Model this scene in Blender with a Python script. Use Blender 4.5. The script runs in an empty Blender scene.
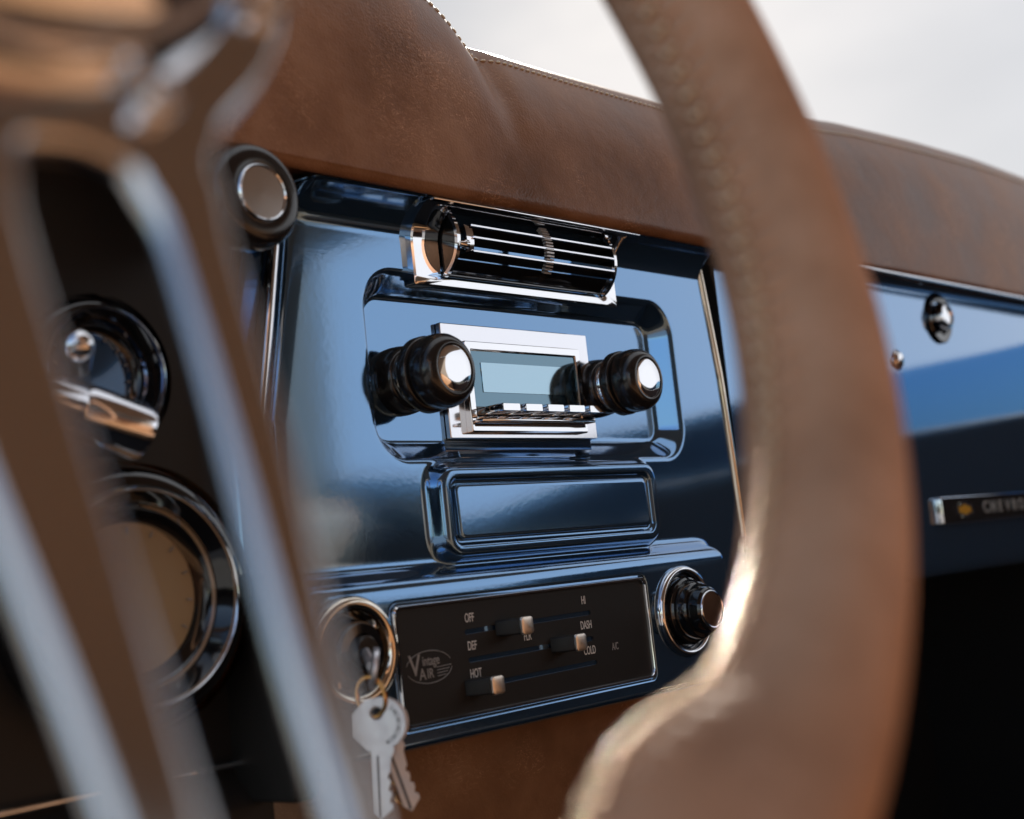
import bpy, bmesh, math, random
import numpy as np
from mathutils import Vector, Matrix
random.seed(4)
rng = np.random.default_rng(5)
C = bpy.context.scene.collection
PI = math.pi
mm = .001

# ------------------------------------------------------------------ materials
def mat(name, base, metallic=0., rough=.5, coat=0., coat_rough=.03, spec=.5, ior=1.5):
    m = bpy.data.materials.new(name); m.use_nodes = True
    b = m.node_tree.nodes['Principled BSDF']
    b.inputs['Base Color'].default_value = (*base, 1)
    b.inputs['Metallic'].default_value = metallic
    b.inputs['Roughness'].default_value = rough
    b.inputs['Coat Weight'].default_value = coat
    b.inputs['Coat Roughness'].default_value = coat_rough
    b.inputs['Specular IOR Level'].default_value = spec
    b.inputs['IOR'].default_value = ior
    return m

def noise(m, scale, detail=4., rough=.55, coords='Object', dist=0., stretch=None):
    nt = m.node_tree
    tc = nt.nodes.new('ShaderNodeTexCoord'); n = nt.nodes.new('ShaderNodeTexNoise')
    n.inputs['Scale'].default_value = scale; n.inputs['Detail'].default_value = detail
    n.inputs['Roughness'].default_value = rough; n.inputs['Distortion'].default_value = dist
    if stretch:
        mp = nt.nodes.new('ShaderNodeMapping'); mp.inputs['Scale'].default_value = stretch
        nt.links.new(tc.outputs[coords], mp.inputs['Vector']); nt.links.new(mp.outputs[0], n.inputs['Vector'])
    else:
        nt.links.new(tc.outputs[coords], n.inputs['Vector'])
    return n

def bump(m, src, strength, distance, prev=None):
    nt = m.node_tree; b = nt.nodes.new('ShaderNodeBump')
    b.inputs['Strength'].default_value = strength; b.inputs['Distance'].default_value = distance
    nt.links.new(src, b.inputs['Height'])
    if prev: nt.links.new(prev.outputs[0], b.inputs['Normal'])
    return b

def ramp(m, src, stops):
    nt = m.node_tree; r = nt.nodes.new('ShaderNodeValToRGB')
    el = r.color_ramp.elements
    while len(el) < len(stops): el.new(.5)
    for e, (p, c) in zip(el, stops): e.position = p; e.color = (*c, 1)
    nt.links.new(src, r.inputs[0]); return r

def leather(name, base, dark, light, rough=.42, sc=1.0):
    m = mat(name, base, 0, rough); nt = m.node_tree; b = nt.nodes['Principled BSDF']
    big = noise(m, 14*sc, 6, .6)
    r = ramp(m, big.outputs[0], [(.3, dark), (.52, base), (.75, light)])
    scr = noise(m, 55*sc, 3, .7, dist=2.5, stretch=(1, .6, 2.2))
    r2 = ramp(m, scr.outputs[0], [(.485, (0, 0, 0)), (.5, (1, 1, 1)), (.515, (0, 0, 0))])
    msk = noise(m, 22*sc, 2, .5)
    r3 = ramp(m, msk.outputs[0], [(.52, (0, 0, 0)), (.68, (1, 1, 1))])
    mul = nt.nodes.new('ShaderNodeMath'); mul.operation = 'MULTIPLY'
    nt.links.new(r2.outputs[0], mul.inputs[0]); nt.links.new(r3.outputs[0], mul.inputs[1])
    sc2 = nt.nodes.new('ShaderNodeMath'); sc2.operation = 'MULTIPLY'; sc2.inputs[1].default_value = .6
    nt.links.new(mul.outputs[0], sc2.inputs[0])
    mix = nt.nodes.new('ShaderNodeMixRGB'); nt.links.new(sc2.outputs[0], mix.inputs[0])
    nt.links.new(r.outputs[0], mix.inputs[1]); mix.inputs[2].default_value = (light[0]*1.9, light[1]*2., light[2]*2.2, 1)
    nt.links.new(mix.outputs[0], b.inputs['Base Color'])
    grain = nt.nodes.new('ShaderNodeTexVoronoi'); grain.inputs['Scale'].default_value = 750
    tc = nt.nodes.new('ShaderNodeTexCoord'); nt.links.new(tc.outputs['Object'], grain.inputs['Vector'])
    bb = bump(m, grain.outputs[0], .25, .0004)
    b2 = bump(m, big.outputs[0], .35, .004, bb)
    nt.links.new(b2.outputs[0], b.inputs['Normal'])
    rr = ramp(m, big.outputs[0], [(.3, (rough*.85,)*3), (.7, (rough*1.25,)*3)])
    nt.links.new(rr.outputs[0], b.inputs['Roughness'])
    return m

M = {}
M['paint'] = mat('blue_metallic_paint', (.13, .275, .49), .88, .07, 1., .008)
def paintbump(m):
    n1 = noise(m, 420, 2, .5); n2 = noise(m, 60, 2, .5)
    b1 = bump(m, n1.outputs[0], .022, .0004); b2 = bump(m, n2.outputs[0], .010, .001, b1)
    nt = m.node_tree; b = nt.nodes['Principled BSDF']
    nt.links.new(b2.outputs[0], b.inputs['Coat Normal'])
    fl = noise(m, 3500, 1, .5); b3 = bump(m, fl.outputs[0], .03, .0002, b2)
    nt.links.new(b3.outputs[0], b.inputs['Normal'])
paintbump(M['paint'])
M['leather'] = leather('brown_leather', (.29, .130, .060), (.17, .072, .031), (.45, .23, .12), .38)
M['rim_leather'] = leather('grip_leather', (.66, .37, .225), (.50, .27, .16), (.76, .45, .29), .55, 2)
M['rim_leather'].node_tree.nodes['Principled BSDF'].inputs['Specular IOR Level'].default_value = .06
M['chrome'] = mat('chrome', (.86, .86, .88), 1, .05)
M['brushed'] = mat('satin_aluminium', (.80, .80, .84), 1, .11)
M['alu'] = mat('polished_aluminium', (.84, .83, .84), 1, .13)
M['black'] = mat('black_plastic', (.019, .016, .015), 0, .22, .3)
M['blackmatte'] = mat('black_matte', (.012, .011, .011), 0, .6)
M['blackgloss'] = mat('black_gloss', (.008, .008, .009), 0, .08, .6)
M['panelblack'] = mat('black_control_face', (.018, .017, .017), 0, .42, spec=.3)
n = noise(M['panelblack'], 1500, 2); bb = bump(M['panelblack'], n.outputs[0], .1, .0002)
M['panelblack'].node_tree.links.new(bb.outputs[0], M['panelblack'].node_tree.nodes['Principled BSDF'].inputs['Normal'])
M['ink'] = mat('white_print', (.85, .83, .80), 0, .5)
M['inkdim'] = mat('grey_print', (.36, .35, .34), 0, .5)
M['leather'].node_tree.nodes['Principled BSDF'].inputs['Specular IOR Level'].default_value = .3
M['thread'] = mat('cream_thread', (.85, .74, .56), 0, .5)
M['darkthread'] = mat('darkened_thread', (.26, .17, .10), 0, .7)  # crest row thread, darkened to tone down its sunlit edge
M['lace'] = mat('waxed_lace', (.84, .58, .36), .6, .2, 1., .08)
M['warmchrome'] = mat('reflection_tinted_chrome', (.86, .78, .66), 1, .09)  # warm tint stands for warm surroundings mirrored in the chrome
M['satinwarm'] = mat('reflection_tinted_tip', (.86, .76, .66), 1, .32)  # tint puts the orange reflection into the slider tips
M['brass'] = mat('brass', (.72, .42, .16), 1, .2)
M['copper'] = mat('copper_cap', (.55, .32, .20), 1, .22)
M['key'] = mat('nickel_key', (.74, .74, .78), .75, .34)
n = noise(M['key'], 260, 4, .6); r = ramp(M['key'], n.outputs[0], [(.35, (.28,)*3), (.7, (.5,)*3)])
M['key'].node_tree.links.new(r.outputs[0], M['key'].node_tree.nodes['Principled BSDF'].inputs['Roughness'])
M['keyink'] = mat('key_engraving', (.06, .06, .07), .3, .6)
M['lcd_dark'] = mat('display_glass', (.10, .20, .27), .9, .06, 1, .01)
M['lcd'] = mat('display_window', (.33, .50, .61), .9, .06, 1, .01)
M['gauge_face'] = mat('gauge_face', (.42, .31, .18), 0, .45)
M['skydial'] = mat('dial_sky_reflection', (.05, .14, .34), .9, .08, 1, .01)  # blue stands for sky reflected in the gauge glass
M['gold'] = mat('gold_emblem', (.85, .45, .04), .3, .35)
M['headliner'] = mat('tan_headliner', (.30, .25, .21), 0, .8)
M['doorcard'] = mat('dark_door_card', (.06, .05, .05), 0, .7)
M['carpet'] = mat('dark_carpet', (.012, .011, .011), 0, .95)
M['asphalt'] = mat('concrete', (.3, .28, .26), 0, .9)
n = noise(M['asphalt'], 6, 6); r = ramp(M['asphalt'], n.outputs[0], [(.3, (.25, .235, .215)), (.7, (.36, .34, .32))])
M['asphalt'].node_tree.links.new(r.outputs[0], M['asphalt'].node_tree.nodes['Principled BSDF'].inputs['Base Color'])
M['seat'] = leather('seat_leather', (.48, .25, .12), (.38, .19, .09), (.58, .32, .17), .5, .6)

# ------------------------------------------------------------------ helpers
def link(name, me, m=None, parent=None, smooth=35):
    o = bpy.data.objects.new(name, me); C.objects.link(o)
    if m is not None and not me.materials: me.materials.append(m)
    if smooth:
        me.shade_smooth() if hasattr(me, 'shade_smooth') else None
        try: me.set_sharp_from_angle(angle=math.radians(smooth))
        except Exception: pass
    if parent is not None: o.parent = parent; o.matrix_parent_inverse = parent.matrix_world.inverted() if False else Matrix.Translation(-Vector(parent.location))
    return o

def tag(o, label=None, cat=None, group=None, kind=None):
    if label: o['label'] = label
    if cat: o['category'] = cat
    if group: o['group'] = group
    if kind: o['kind'] = kind
    return o

def thing(name, label, cat, loc=(0, 0, 0), group=None):
    o = bpy.data.objects.new(name, None); C.objects.link(o); o.location = loc; o.empty_display_size = .02
    return tag(o, label, cat, group)

class MB:
    def __init__(s): s.v = []; s.f = []
    def add(s, vs, fs):
        k = len(s.v); s.v += [tuple(v) for v in vs]; s.f += [tuple(i+k for i in f) for f in fs]; return s
    def loft(s, loops, cap0=False, cap1=False, closed=True):
        k = len(s.v); n = len(loops[0])
        for l in loops: s.v += [tuple(p) for p in l]
        m = n if closed else n-1
        for a in range(len(loops)-1):
            for i in range(m):
                j = (i+1) % n
                s.f.append((k+a*n+i, k+a*n+j, k+(a+1)*n+j, k+(a+1)*n+i))
        if cap0: s.f.append(tuple(k+i for i in range(n))[::-1])
        if cap1: s.f.append(tuple(k+(len(loops)-1)*n+i for i in range(n)))
        return s
    def box(s, x0, x1, y0, y1, z0, z1, bev=0., seg=2):
        bm = bmesh.new(); bmesh.ops.create_cube(bm, size=1)
        for v in bm.verts:
            v.co = Vector((x0+(v.co.x+.5)*(x1-x0), y0+(v.co.y+.5)*(y1-y0), z0+(v.co.z+.5)*(z1-z0)))
        if bev: bmesh.ops.bevel(bm, geom=bm.edges[:], offset=bev, segments=seg, profile=.5, affect='EDGES')
        return s.bm(bm)
    def bm(s, bm, mat4=None):
        bm.verts.ensure_lookup_table(); bm.verts.index_update()
        vs = [(mat4 @ v.co) if mat4 else v.co.copy() for v in bm.verts]
        fs = [[v.index for v in f.verts] for f in bm.faces]; bm.free(); return s.add(vs, fs)
    def lathe(s, prof, o, ax, seg=64, cap0=False, cap1=False):
        """prof: (distance along ax, radius)"""
        ax = Vector(ax).normalized(); o = Vector(o)
        t = Vector((0, 0, 1)) if abs(ax.z) < .9 else Vector((1, 0, 0))
        e1 = ax.cross(t).normalized(); e2 = ax.cross(e1)
        loops = [[o+ax*d+e1*(r*math.cos(2*PI*i/seg))+e2*(r*math.sin(2*PI*i/seg)) for i in range(seg)] for d, r in prof]
        return s.loft(loops, cap0, cap1)
    def tube(s, pts, r, seg=12, closed=False, caps=True):
        pts = [Vector(p) for p in pts]; n = len(pts)
        rs = r if isinstance(r, (list, tuple)) else [r]*n
        loops = []; prev = None
        for i, p in enumerate(pts):
            if closed: t = pts[(i+1) % n]-pts[i-1]
            else: t = pts[min(i+1, n-1)]-pts[max(i-1, 0)]
            t.normalize()
            if prev is None:
                a = Vector((0, 0, 1)) if abs(t.z) < .9 else Vector((1, 0, 0)); e1 = t.cross(a).normalized()
            else: e1 = (prev-t*prev.dot(t)).normalized()
            prev = e1; e2 = t.cross(e1)
            loops.append([p+rs[i]*(e1*math.cos(2*PI*k/seg)+e2*math.sin(2*PI*k/seg)) for k in range(seg)])
        if closed: loops.append(loops[0])
        return s.loft(loops, caps and not closed, caps and not closed)
    def mesh(s, name):
        me = bpy.data.meshes.new(name); me.from_pydata(s.v, [], s.f); me.validate()
        bm = bmesh.new(); bm.from_mesh(me); bmesh.ops.remove_doubles(bm, verts=bm.verts[:], dist=1e-6)
        bmesh.ops.recalc_face_normals(bm, faces=bm.faces[:]); bm.to_mesh(me); bm.free(); return me
    def build(s, name, m, parent=None, smooth=35): return link(name, s.mesh(name), m, parent, smooth)

def rr(cx, cz, w, h, r, y, n=8, shear=0.):
    """rounded rectangle loop in the XZ plane at depth y"""
    pts = []
    for (sx, sz, a0) in ((1, 1, 0), (-1, 1, 90), (-1, -1, 180), (1, -1, 270)):
        for k in range(n+1):
            a = math.radians(a0+90*k/n)
            z = sz*(h/2-r)+r*math.sin(a)
            pts.append((cx+sx*(w/2-r)+r*math.cos(a)+shear*z, y, cz+z))
    return pts

def curve_fill(name, outlines, extrude, bevel, m, parent, M4, res=3, offset=0.):
    cu = bpy.data.curves.new(name, 'CURVE'); cu.dimensions = '2D'; cu.fill_mode = 'BOTH'
    cu.extrude = extrude; cu.bevel_depth = bevel; cu.bevel_resolution = res; cu.offset = offset
    for o in outlines:
        sp = cu.splines.new('POLY'); sp.points.add(len(o)-1); sp.use_cyclic_u = True
        for p, q in zip(sp.points, o): p.co = (q[0], q[1], 0, 1)
    ob = bpy.data.objects.new(name+'_c', cu); C.objects.link(ob)
    bpy.context.view_layer.update()
    me = bpy.data.meshes.new_from_object(ob.evaluated_get(bpy.context.evaluated_depsgraph_get()))
    bpy.data.objects.remove(ob); bpy.data.curves.remove(cu); me.name = name
    me.transform(M4); me.materials.clear()
    return link(name, me, m, parent, 40)

FACE = Matrix(((1, 0, 0, 0), (0, 0, -1, 0), (0, 1, 0, 0), (0, 0, 0, 1)))   # text plane -> facing -Y
def text_bm(items, thick=.00006):
    """items: (string, x, z, y, height, xscale[, rot])"""
    mb = MB()
    for it in items:
        s, x, z, y, h, xs = it[:6]; rot = it[6] if len(it) > 6 else 0
        cu = bpy.data.curves.new('t', 'FONT'); cu.body = s; cu.size = h/.70; cu.extrude = thick
        cu.align_x = 'CENTER'; cu.align_y = 'CENTER'; cu.offset = h*.012
        ob = bpy.data.objects.new('t', cu); C.objects.link(ob); bpy.context.view_layer.update()
        me = bpy.data.meshes.new_from_object(ob.evaluated_get(bpy.context.evaluated_depsgraph_get()))
        M4 = Matrix.Translation((x, y, z)) @ FACE @ Matrix.Rotation(rot, 4, 'Z') @ Matrix.Scale(xs, 4, (1, 0, 0))
        mb.add([M4 @ v.co for v in me.vertices], [list(p.vertices) for p in me.polygons])
        bpy.data.objects.remove(ob); bpy.data.meshes.remove(me); bpy.data.curves.remove(cu)
    return mb

def sstep(a, b, x):
    t = np.clip((x-a)/(b-a), 0, 1); return t*t*t*(t*(6*t-15)+10)
def sdrr(X, Z, cx, cz, w, h, r):
    qx = np.abs(X-cx)-(w/2-r); qz = np.abs(Z-cz)-(h/2-r)
    return np.hypot(np.maximum(qx, 0), np.maximum(qz, 0))+np.minimum(np.maximum(qx, qz), 0)-r
def grid_mesh(name, V, closed_u=False):
    """V: array (n, m, 3)"""
    n, m = V.shape[:2]
    idx = np.arange(n*m).reshape(n, m)
    f = np.stack([idx[:-1, :-1], idx[1:, :-1], idx[1:, 1:], idx[:-1, 1:]], -1).reshape(-1, 4)
    me = bpy.data.meshes.new(name)
    me.vertices.add(n*m); me.vertices.foreach_set('co', V.reshape(-1).astype(np.float32))
    me.loops.add(f.size); me.loops.foreach_set('vertex_index', f.reshape(-1).astype(np.int32))
    me.polygons.add(len(f)); me.polygons.foreach_set('loop_start', (np.arange(len(f))*4).astype(np.int32))
    me.update(); me.validate(); return me

# ================================================================== DASHBOARD
dash = thing('dashboard', 'blue painted metal dashboard with stitched brown leather pad on top', 'dashboard', (.1, .1, -.17))

def x_right(Z): return 174.5+(82-Z)*.125+np.where(Z < 10, -(10-Z)*.07, 0)      # console edge, mm
def x_left(Z): return np.maximum(-(144.5+(60-Z)*.205), -161.)
def height(X, Z):
    """outward height of the centre console (mm) at dash coordinates X, Z (mm)"""
    h = np.zeros_like(X)
    h += 25*(np.clip((Z-67)/21, 0, .82))**2
    # radio pocket
    sd = sdrr(X, Z, 20, 5.5, 243, 91, 20)
    ts = np.linspace(-24, 12, 145); tw = np.interp(ts, [-10.5, -.5], [1, 0]); kk = np.hanning(23); kk /= kk.sum(); tw = np.convolve(np.pad(tw, 11, 'edge'), kk, 'valid')
    dpt = 12.5*np.interp(sd, ts, tw)
    # ashtray housing
    s2 = sdrr(X, Z, 13.5, -64, 163, 38, 8)
    ash = 8*sstep(9, 0, s2)
    s3 = sdrr(X, Z, 13, -64.5, 156, 31.5, 5)
    ash -= 2.2*sstep(.8, -1.2, s3)
    ash = ash*sstep(-38.5, -45.5, Z)
    # lower block
    low = 14*sstep(-87, -99, Z+0*X)
    s4 = np.maximum(sdrr(X, Z, -2, -131, 306, 74, 18), -1e9)
    lz_ = np.linspace(-112, -80, 65); lh_ = np.interp(lz_, [-112, -108, -103, -98, -95.5, -93, -91, -88.5, -87, -84], [14, 13.95, 13.72, 13.3, 12.7, 10.5, 6.5, 1.6, .4, 0]); lh_[2:-2] = np.convolve(lh_, np.ones(5)/5, 'valid')
    low = np.where(Z > -111, np.interp(Z, lz_, lh_), 14.)*sstep(4, -8, sdrr(X, Z, -6, -131, 318, 92, 18))
    top = sstep(-80, -95, Z)
    h = h-dpt
    h = np.maximum(h, 0*h-40)+ash*(1-sstep(-84, -98, Z))
    h = np.where(Z < -70, np.maximum(h, low), h)
    # control face inset
    s5 = sdrr(X, Z, -24, -130.6, 184, 54, 4)
    h -= 1.6*sstep(.6, -.8, s5)
    # edges curl back
    h -= 30*sstep(1, 16, X-x_right(Z))
    h -= 22*sstep(-2, 13, x_left(Z)-X+4)
    h -= 2.2*np.clip((x_left(Z)+12-X)/12, 0, 1.2)**2
    # bottom roll under
    h -= 40*sstep(-163.5, -176, Z)
    # gentle crown of the pressed sheet
    h -= 1.6*((X-16)/170)**2
    return h
gx = np.arange(-174, 206, .9); gz = np.arange(-178, 85.5, .9)
XX, ZZ = np.meshgrid(gx, gz, indexing='ij')
HH = height(XX, ZZ)
V = np.stack([XX, -HH, ZZ], -1)*mm
link('console_panel', grid_mesh('console_panel', V), M['paint'], dash, 0).data.shade_smooth()

MB().box(-.1790, -.1655, -.0150, .034, -.176, -.084, .003).build('added_side_mask', M['blackmatte'], dash, 40)  # matte black box added to hide the bright sky reflection on this side

# ashtray door
aw, ah = 150, 25.8
tilt = math.radians(1.7)
mb = MB()
def arr(w, h, r, out):
    l = rr(.0130, -.0645, w*mm, h*mm, r*mm, -out*mm, 6); return [(x, y+(z+.0645)*math.tan(tilt)+(x-.013)*0, z) for x, y, z in l]
mb.loft([arr(aw, ah, 3.2, 5), arr(aw, ah, 3.2, 6.9), arr(aw-.8, ah-.8, 2.8, 7.3), arr(aw-4, ah-4, 2, 7.3)], cap1=True)
mb.build('ashtray_door', M['paint'], dash, 50)

# chrome edge trims of the console
def trim(side):
    zs = np.linspace(84, -88, 60) if side > 0 else np.linspace(94, -86, 60)
    loops = []
    for z in zs:
        x = float(x_right(z) if side > 0 else x_left(z))
        prof = [(-2.4, -1), (-2.0, 1.0), (-.8, 2.0), (.8, 2.0), (2.0, 1.0), (2.4, -2), (2.2, -6)]
        loops.append([((x+side*(4.2+px))*mm, -(py-1.6)*mm, z*mm) for px, py in prof])
    return MB().loft(loops, closed=False)
trim(1).build('side_trim', M['warmchrome'], dash, 60)
trim(-1).build('side_trim', M['chrome'], dash, 60)

# instrument panel, left of the console (gloss black)
gx2 = np.arange(-520, -166, 4.); gz2 = np.arange(-190, 160, 4.)
X2, Z2 = np.meshgrid(gx2, gz2, indexing='ij')
H2 = -22+10*sstep(-160, -176, Z2)+0*X2+16*sstep(115, 150, Z2)
link('instrument_panel', grid_mesh('instrument_panel', np.stack([X2, -H2, Z2], -1)*mm), M['panelblack'], dash, 0).data.shade_smooth()
MB().tube([(-.52, -.012+.03, -.160), (-.30, -.016+.03, -.160), (-.17, -.012+.03, -.160)], .0016).build('lower_trim', M['chrome'], dash)

# passenger side face with the glove box
zs = [92, 88, 80, 60, 30, 0, -40, -80, -105, -116, -123, -128, -130.5, -130, -127, -120]
yo = [-6, -1.5, 0, .3, .4, .6, 1.0, 1.6, 2.1, 2.5, 3.2, 4.6, 7.5, 12, 18, 26]
zz = np.interp(np.linspace(0, 15, 120), range(16), zs); yy = np.interp(np.linspace(0, 15, 120), range(16), yo)
k = np.ones(7)/7; zz[3:-3] = np.convolve(zz, k, 'valid'); yy[3:-3] = np.convolve(yy, k, 'valid')
def face(x0, x1, name, dy, step=4.):
    xs = np.arange(x0, x1+.1, step)
    V = np.zeros((len(xs), len(zz), 3)); V[..., 0] = xs[:, None]; V[..., 1] = yy[None]+dy; V[..., 2] = zz[None]
    return link(name, grid_mesh(name, V*mm), M['paint'], dash, 0)
face(196, 352, 'passenger_panel', 1.0).data.shade_smooth()
gb = face(353.5, 1000, 'glove_box_door', 0.); gb.data.shade_smooth()
MB().tube([(.20, -.022, .0840), (.35, -.022, .0862), (.5, -.022, .0862), (1.0, -.022, .0852)], .0019, 10).build('pad_edge_trim', M['chrome'], dash)
# lock button
MB().lathe([(-1*mm, 20*mm), (1.2*mm, 20*mm), (2.2*mm, 19*mm), (1.6*mm, 13.5*mm), (-.5*mm, 13*mm)], (.5043, -.0004, .066), (0, -1, 0), 48, cap1=True).build('lock_surround', M['blackgloss'], dash)
mbk = MB().lathe([(0, 11*mm), (5*mm, 11*mm), (8*mm, 9.6*mm), (8.6*mm, 7.*mm), (7.2*mm, 5.6*mm), (7.0*mm, .01*mm)], (.5043, -.0004, .066), (0, -1, 0), 40)
lc = mbk.build('lock_cylinder', M['chrome'], dash)
st = MB().lathe([(0, 7.6*mm), (3.5*mm, 7.4*mm), (6.4*mm, 4.8*mm), (7.4*mm, .01*mm)], (.4241, .0030, .0295), (0, -1, 0), 32).build('stud', M['chrome'], dash)
# nameplate
npx0, npx1, npz0, npz1 = .4560, .690, -.0935, -.0730
nw, nh = npx1-npx0, npz1-npz0; ncx, ncz = (npx0+npx1)/2, (npz0+npz1)/2
MB().loft([rr(ncx, ncz, nw, nh, .002, .004), rr(ncx, ncz, nw, nh, .002, -.0026), rr(ncx, ncz, nw-.0012, nh-.0012, .0018, -.0034), rr(ncx, ncz, nw-.0024, nh-.0024, .0016, -.0034), rr(ncx, ncz, nw-.003, nh-.003, .0014, -.0026)], cap0=True).build('nameplate_frame', M['chrome'], dash, 40)
plate = MB().loft([rr(ncx, ncz, nw-.0032, nh-.0032, .0014, .0), rr(ncx, ncz, nw-.0032, nh-.0032, .0014, -.0028)], cap1=True).build('nameplate', M['black'], dash, 40)
tb = text_bm([(c_h, .5345+i_*.0140, ncz+.0002, -.0030, .0088, 1.15) for i_, c_h in enumerate('CHEVROLET')], .0004)
M['letter'] = mat('silver_lettering', (.62, .60, .56), .5, .4); tb.build('nameplate_lettering', M['letter'], plate, 30)
a, b_, c_ = .0098, .0034, .0052
bow = [(-a, -b_), (-.0036, -b_), (-.0036, -c_), (.0048, -c_), (.0048, -b_), (a+.0012, -b_), (a, b_), (.0036, b_), (.0036, c_), (-.0048, c_), (-.0048, b_), (-a-.0012, b_)]
curve_fill('emblem_border', [bow, [(x*.78, z*.66) for x, z in bow][::-1]], .0004, 0, M['chrome'], dash, Matrix.Translation((.4950, -.0032, ncz)) @ FACE @ Matrix.Diagonal((1.35, 1.1, 1, 1)))
curve_fill('emblem', [[(x*.76, z*.64) for x, z in bow]], .0003, 0, M['gold'], dash, Matrix.Translation((.4950, -.0032, ncz)) @ FACE @ Matrix.Diagonal((1.35, 1.1, 1, 1)))

# leather pad
tpx = [-520, -300, -206, -136, -98, -78, -64, -53, -44, -36, -30, -24, -18, -12, -3, 60, 110, 180, 240, 300, 396, 527, 642, 783, 1000]
tpz = [262, 258, 254, 248, 240, 232, 224, 215.5, 209.5, 205, 200.5, 195, 188.5, 184.6, 183.2, 182.8, 183.2, 184.5, 190, 200, 211, 218, 221.5, 220, 216]
sil = [(-520, 262), (1000, 214)]
def pad_top(x): return float(np.interp(x, tpx, tpz))
def pad_bot(x): return float(np.interp(x, [-520, -200, -150, -60, 60, 180, 400, 1000], [85, 84, 83.5, 83, 82.6, 81.6, 85.5, 84.5]))
xs = np.concatenate([np.arange(-520, -100, 8), np.arange(-100, 30, 1.5), np.arange(30, 1001, 6)])
tz = np.array([pad_top(x) for x in xs]); k = np.ones(5)/5
tz[2:-2] = np.convolve(tz, k, 'valid')
def pad_section(x, zt, zb):
    H = zt-zb; b = 0.
    fold = 4.5*math.exp(-((x+4-.0*H)/9)**2)
    P = [(34, zb+9), (2, zb+6), (-13, zb+3), (-19.5, zb+.2), (-23, zb+3.5), (-23.5, zb+10), (-21, zb+.30*H), (-17.5+fold*.4, zb+.52*H), (-11+fold, zb+.72*H), (-2+fold, zb+.88*H), (6+fold, zb+.955*H), (13, zt-1.2), (19, zt+.2), (20.5, zt-.4), (22, zt-.4), (24, zt+.3), (34, zt+1), (70, zt+4), (300, zt+16)]
    t = np.linspace(0, len(P)-1, 90); P = np.array(P)
    # catmull rom
    out = []
    for q in t:
        i = min(int(q), len(P)-2); u = q-i
        p0, p1, p2, p3 = P[max(i-1, 0)], P[i], P[i+1], P[min(i+2, len(P)-1)]
        out.append(.5*((2*p1)+(-p0+p2)*u+(2*p0-5*p1+4*p2-p3)*u*u+(-p0+3*p1-3*p2+p3)*u**3))
    return np.array(out)
V = np.zeros((len(xs), 90, 3)); secs = []
for i, x in enumerate(xs):
    s = pad_section(x, tz[i], pad_bot(x)); V[i, :, 0] = x; V[i, :, 1:] = s
pad = link('dash_pad', grid_mesh('dash_pad', V*mm), M['leather'], dash, 0); pad.data.shade_smooth()
# stitching rows along the pad seam
mb = MB()
def stitch(mb, p, q, r, seg=6):
    p = Vector(p); q = Vector(q); m_ = (p+q)/2
    pts = [p, p+(q-p)*.2, m_, q-(q-p)*.2, q]
    mb.tube(pts, [r*.35, r*.9, r, r*.9, r*.35], seg)
def seam_pt(x, j):
    sct = pad_section(x, float(np.interp(x, xs, tz)), pad_bot(x)); a_, b_ = sct[j-1], sct[j+1]
    nrm = np.array([-(b_-a_)[1], (b_-a_)[0]]); nrm /= np.linalg.norm(nrm)
    if nrm[1] < 0: nrm = -nrm
    p = sct[j]+nrm*.35
    return Vector((x, p[0], p[1]))*mm
for j in (44, 59):
    x = -180.
    while x < 800:
        p = seam_pt(x, j); p2 = seam_pt(x+1, j); st_ = 4.6/max(1., (p2-p).length*1000)
        stitch(mb, p, seam_pt(x+st_*.66, j), .0007 if j == 44 else .0005); x += st_
    mb.build('stitching', M['thread'] if j == 44 else M['darkthread'], dash, 60); mb = MB()

# leather covered lower console under the controls
loops = []
for t in np.linspace(0, 1, 14):
    z = -.168-t*.42; y = .012+.10*t-.02*math.sin(t*PI)
    loops.append([(-.105-.03*t, .3, z), (-.105-.03*t, y+.03, z), (-.097-.03*t, y+.008, z), (-.08-.03*t, y, z), (.19, y, z), (.215, y+.008, z), (.222, y+.03, z), (.222, .3, z)])
MB().loft(loops, closed=False).build('lower_console', M['leather'], dash, 60)
# firewall behind the dash; its near-black colour stands for shade below
MB().box(-.95, 1.04, .30, .32, -.75, .196).build('firewall', M['carpet'], dash, 0)

# ================================================================== AIR VENT
vent = thing('air_vent', 'chrome barrel air vent with horizontal slats under the leather pad', 'air vent', (.012, -.005, .065))
vx0, vx1, vz0, vz1 = -.0706, .0858, .0440, .0822
ox0, ox1, oz0, oz1 = -.0525, .0740, .0487, .0800
vy = -.0040
def curl(z): return -.0135*max(0, (z-.0655)/.0165)**2
def vr(x0, x1, z0, z1, y, r=.0012):
    """rounded rectangle, its sides cut into short steps so that it can follow the curl of the panel"""
    p = rr((x0+x1)/2, (z0+z1)/2, x1-x0, z1-z0, r, y, 3); out = []
    for i in range(len(p)):
        a, b = Vector(p[i]), Vector(p[(i+1) % len(p)])
        k_ = 14 if (i+1) % 4 == 0 else 1
        for j in range(k_):
            q = a.lerp(b, j/k_); out.append((q.x, q.y+curl(q.z), q.z))
    return out
MB().loft([vr(vx0, vx1, vz0, vz1, .004), vr(vx0, vx1, vz0, vz1, vy+.0008), vr(vx0+.0008, vx1-.0008, vz0+.0008, vz1-.0008, vy),
           vr(ox0-.0006, ox1+.0006, oz0-.0006, oz1+.0006, vy), vr(ox0, ox1, oz0, oz1, vy+.0006), vr(ox0, ox1, oz0, oz1, .019)], cap1=False).build('housing', M['chrome'], vent, 40)
MB().box(ox0-.001, ox1+.001, .0185, .0195, oz0-.001, oz1+.001).build('duct', M['blackmatte'], vent, 40)
MB().box(vx0+.002, vx1+.0075, -.0195, -.0150, vz1-.0006, vz1+.0008, .0004).build('top_lip', M['chrome'], vent)
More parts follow.
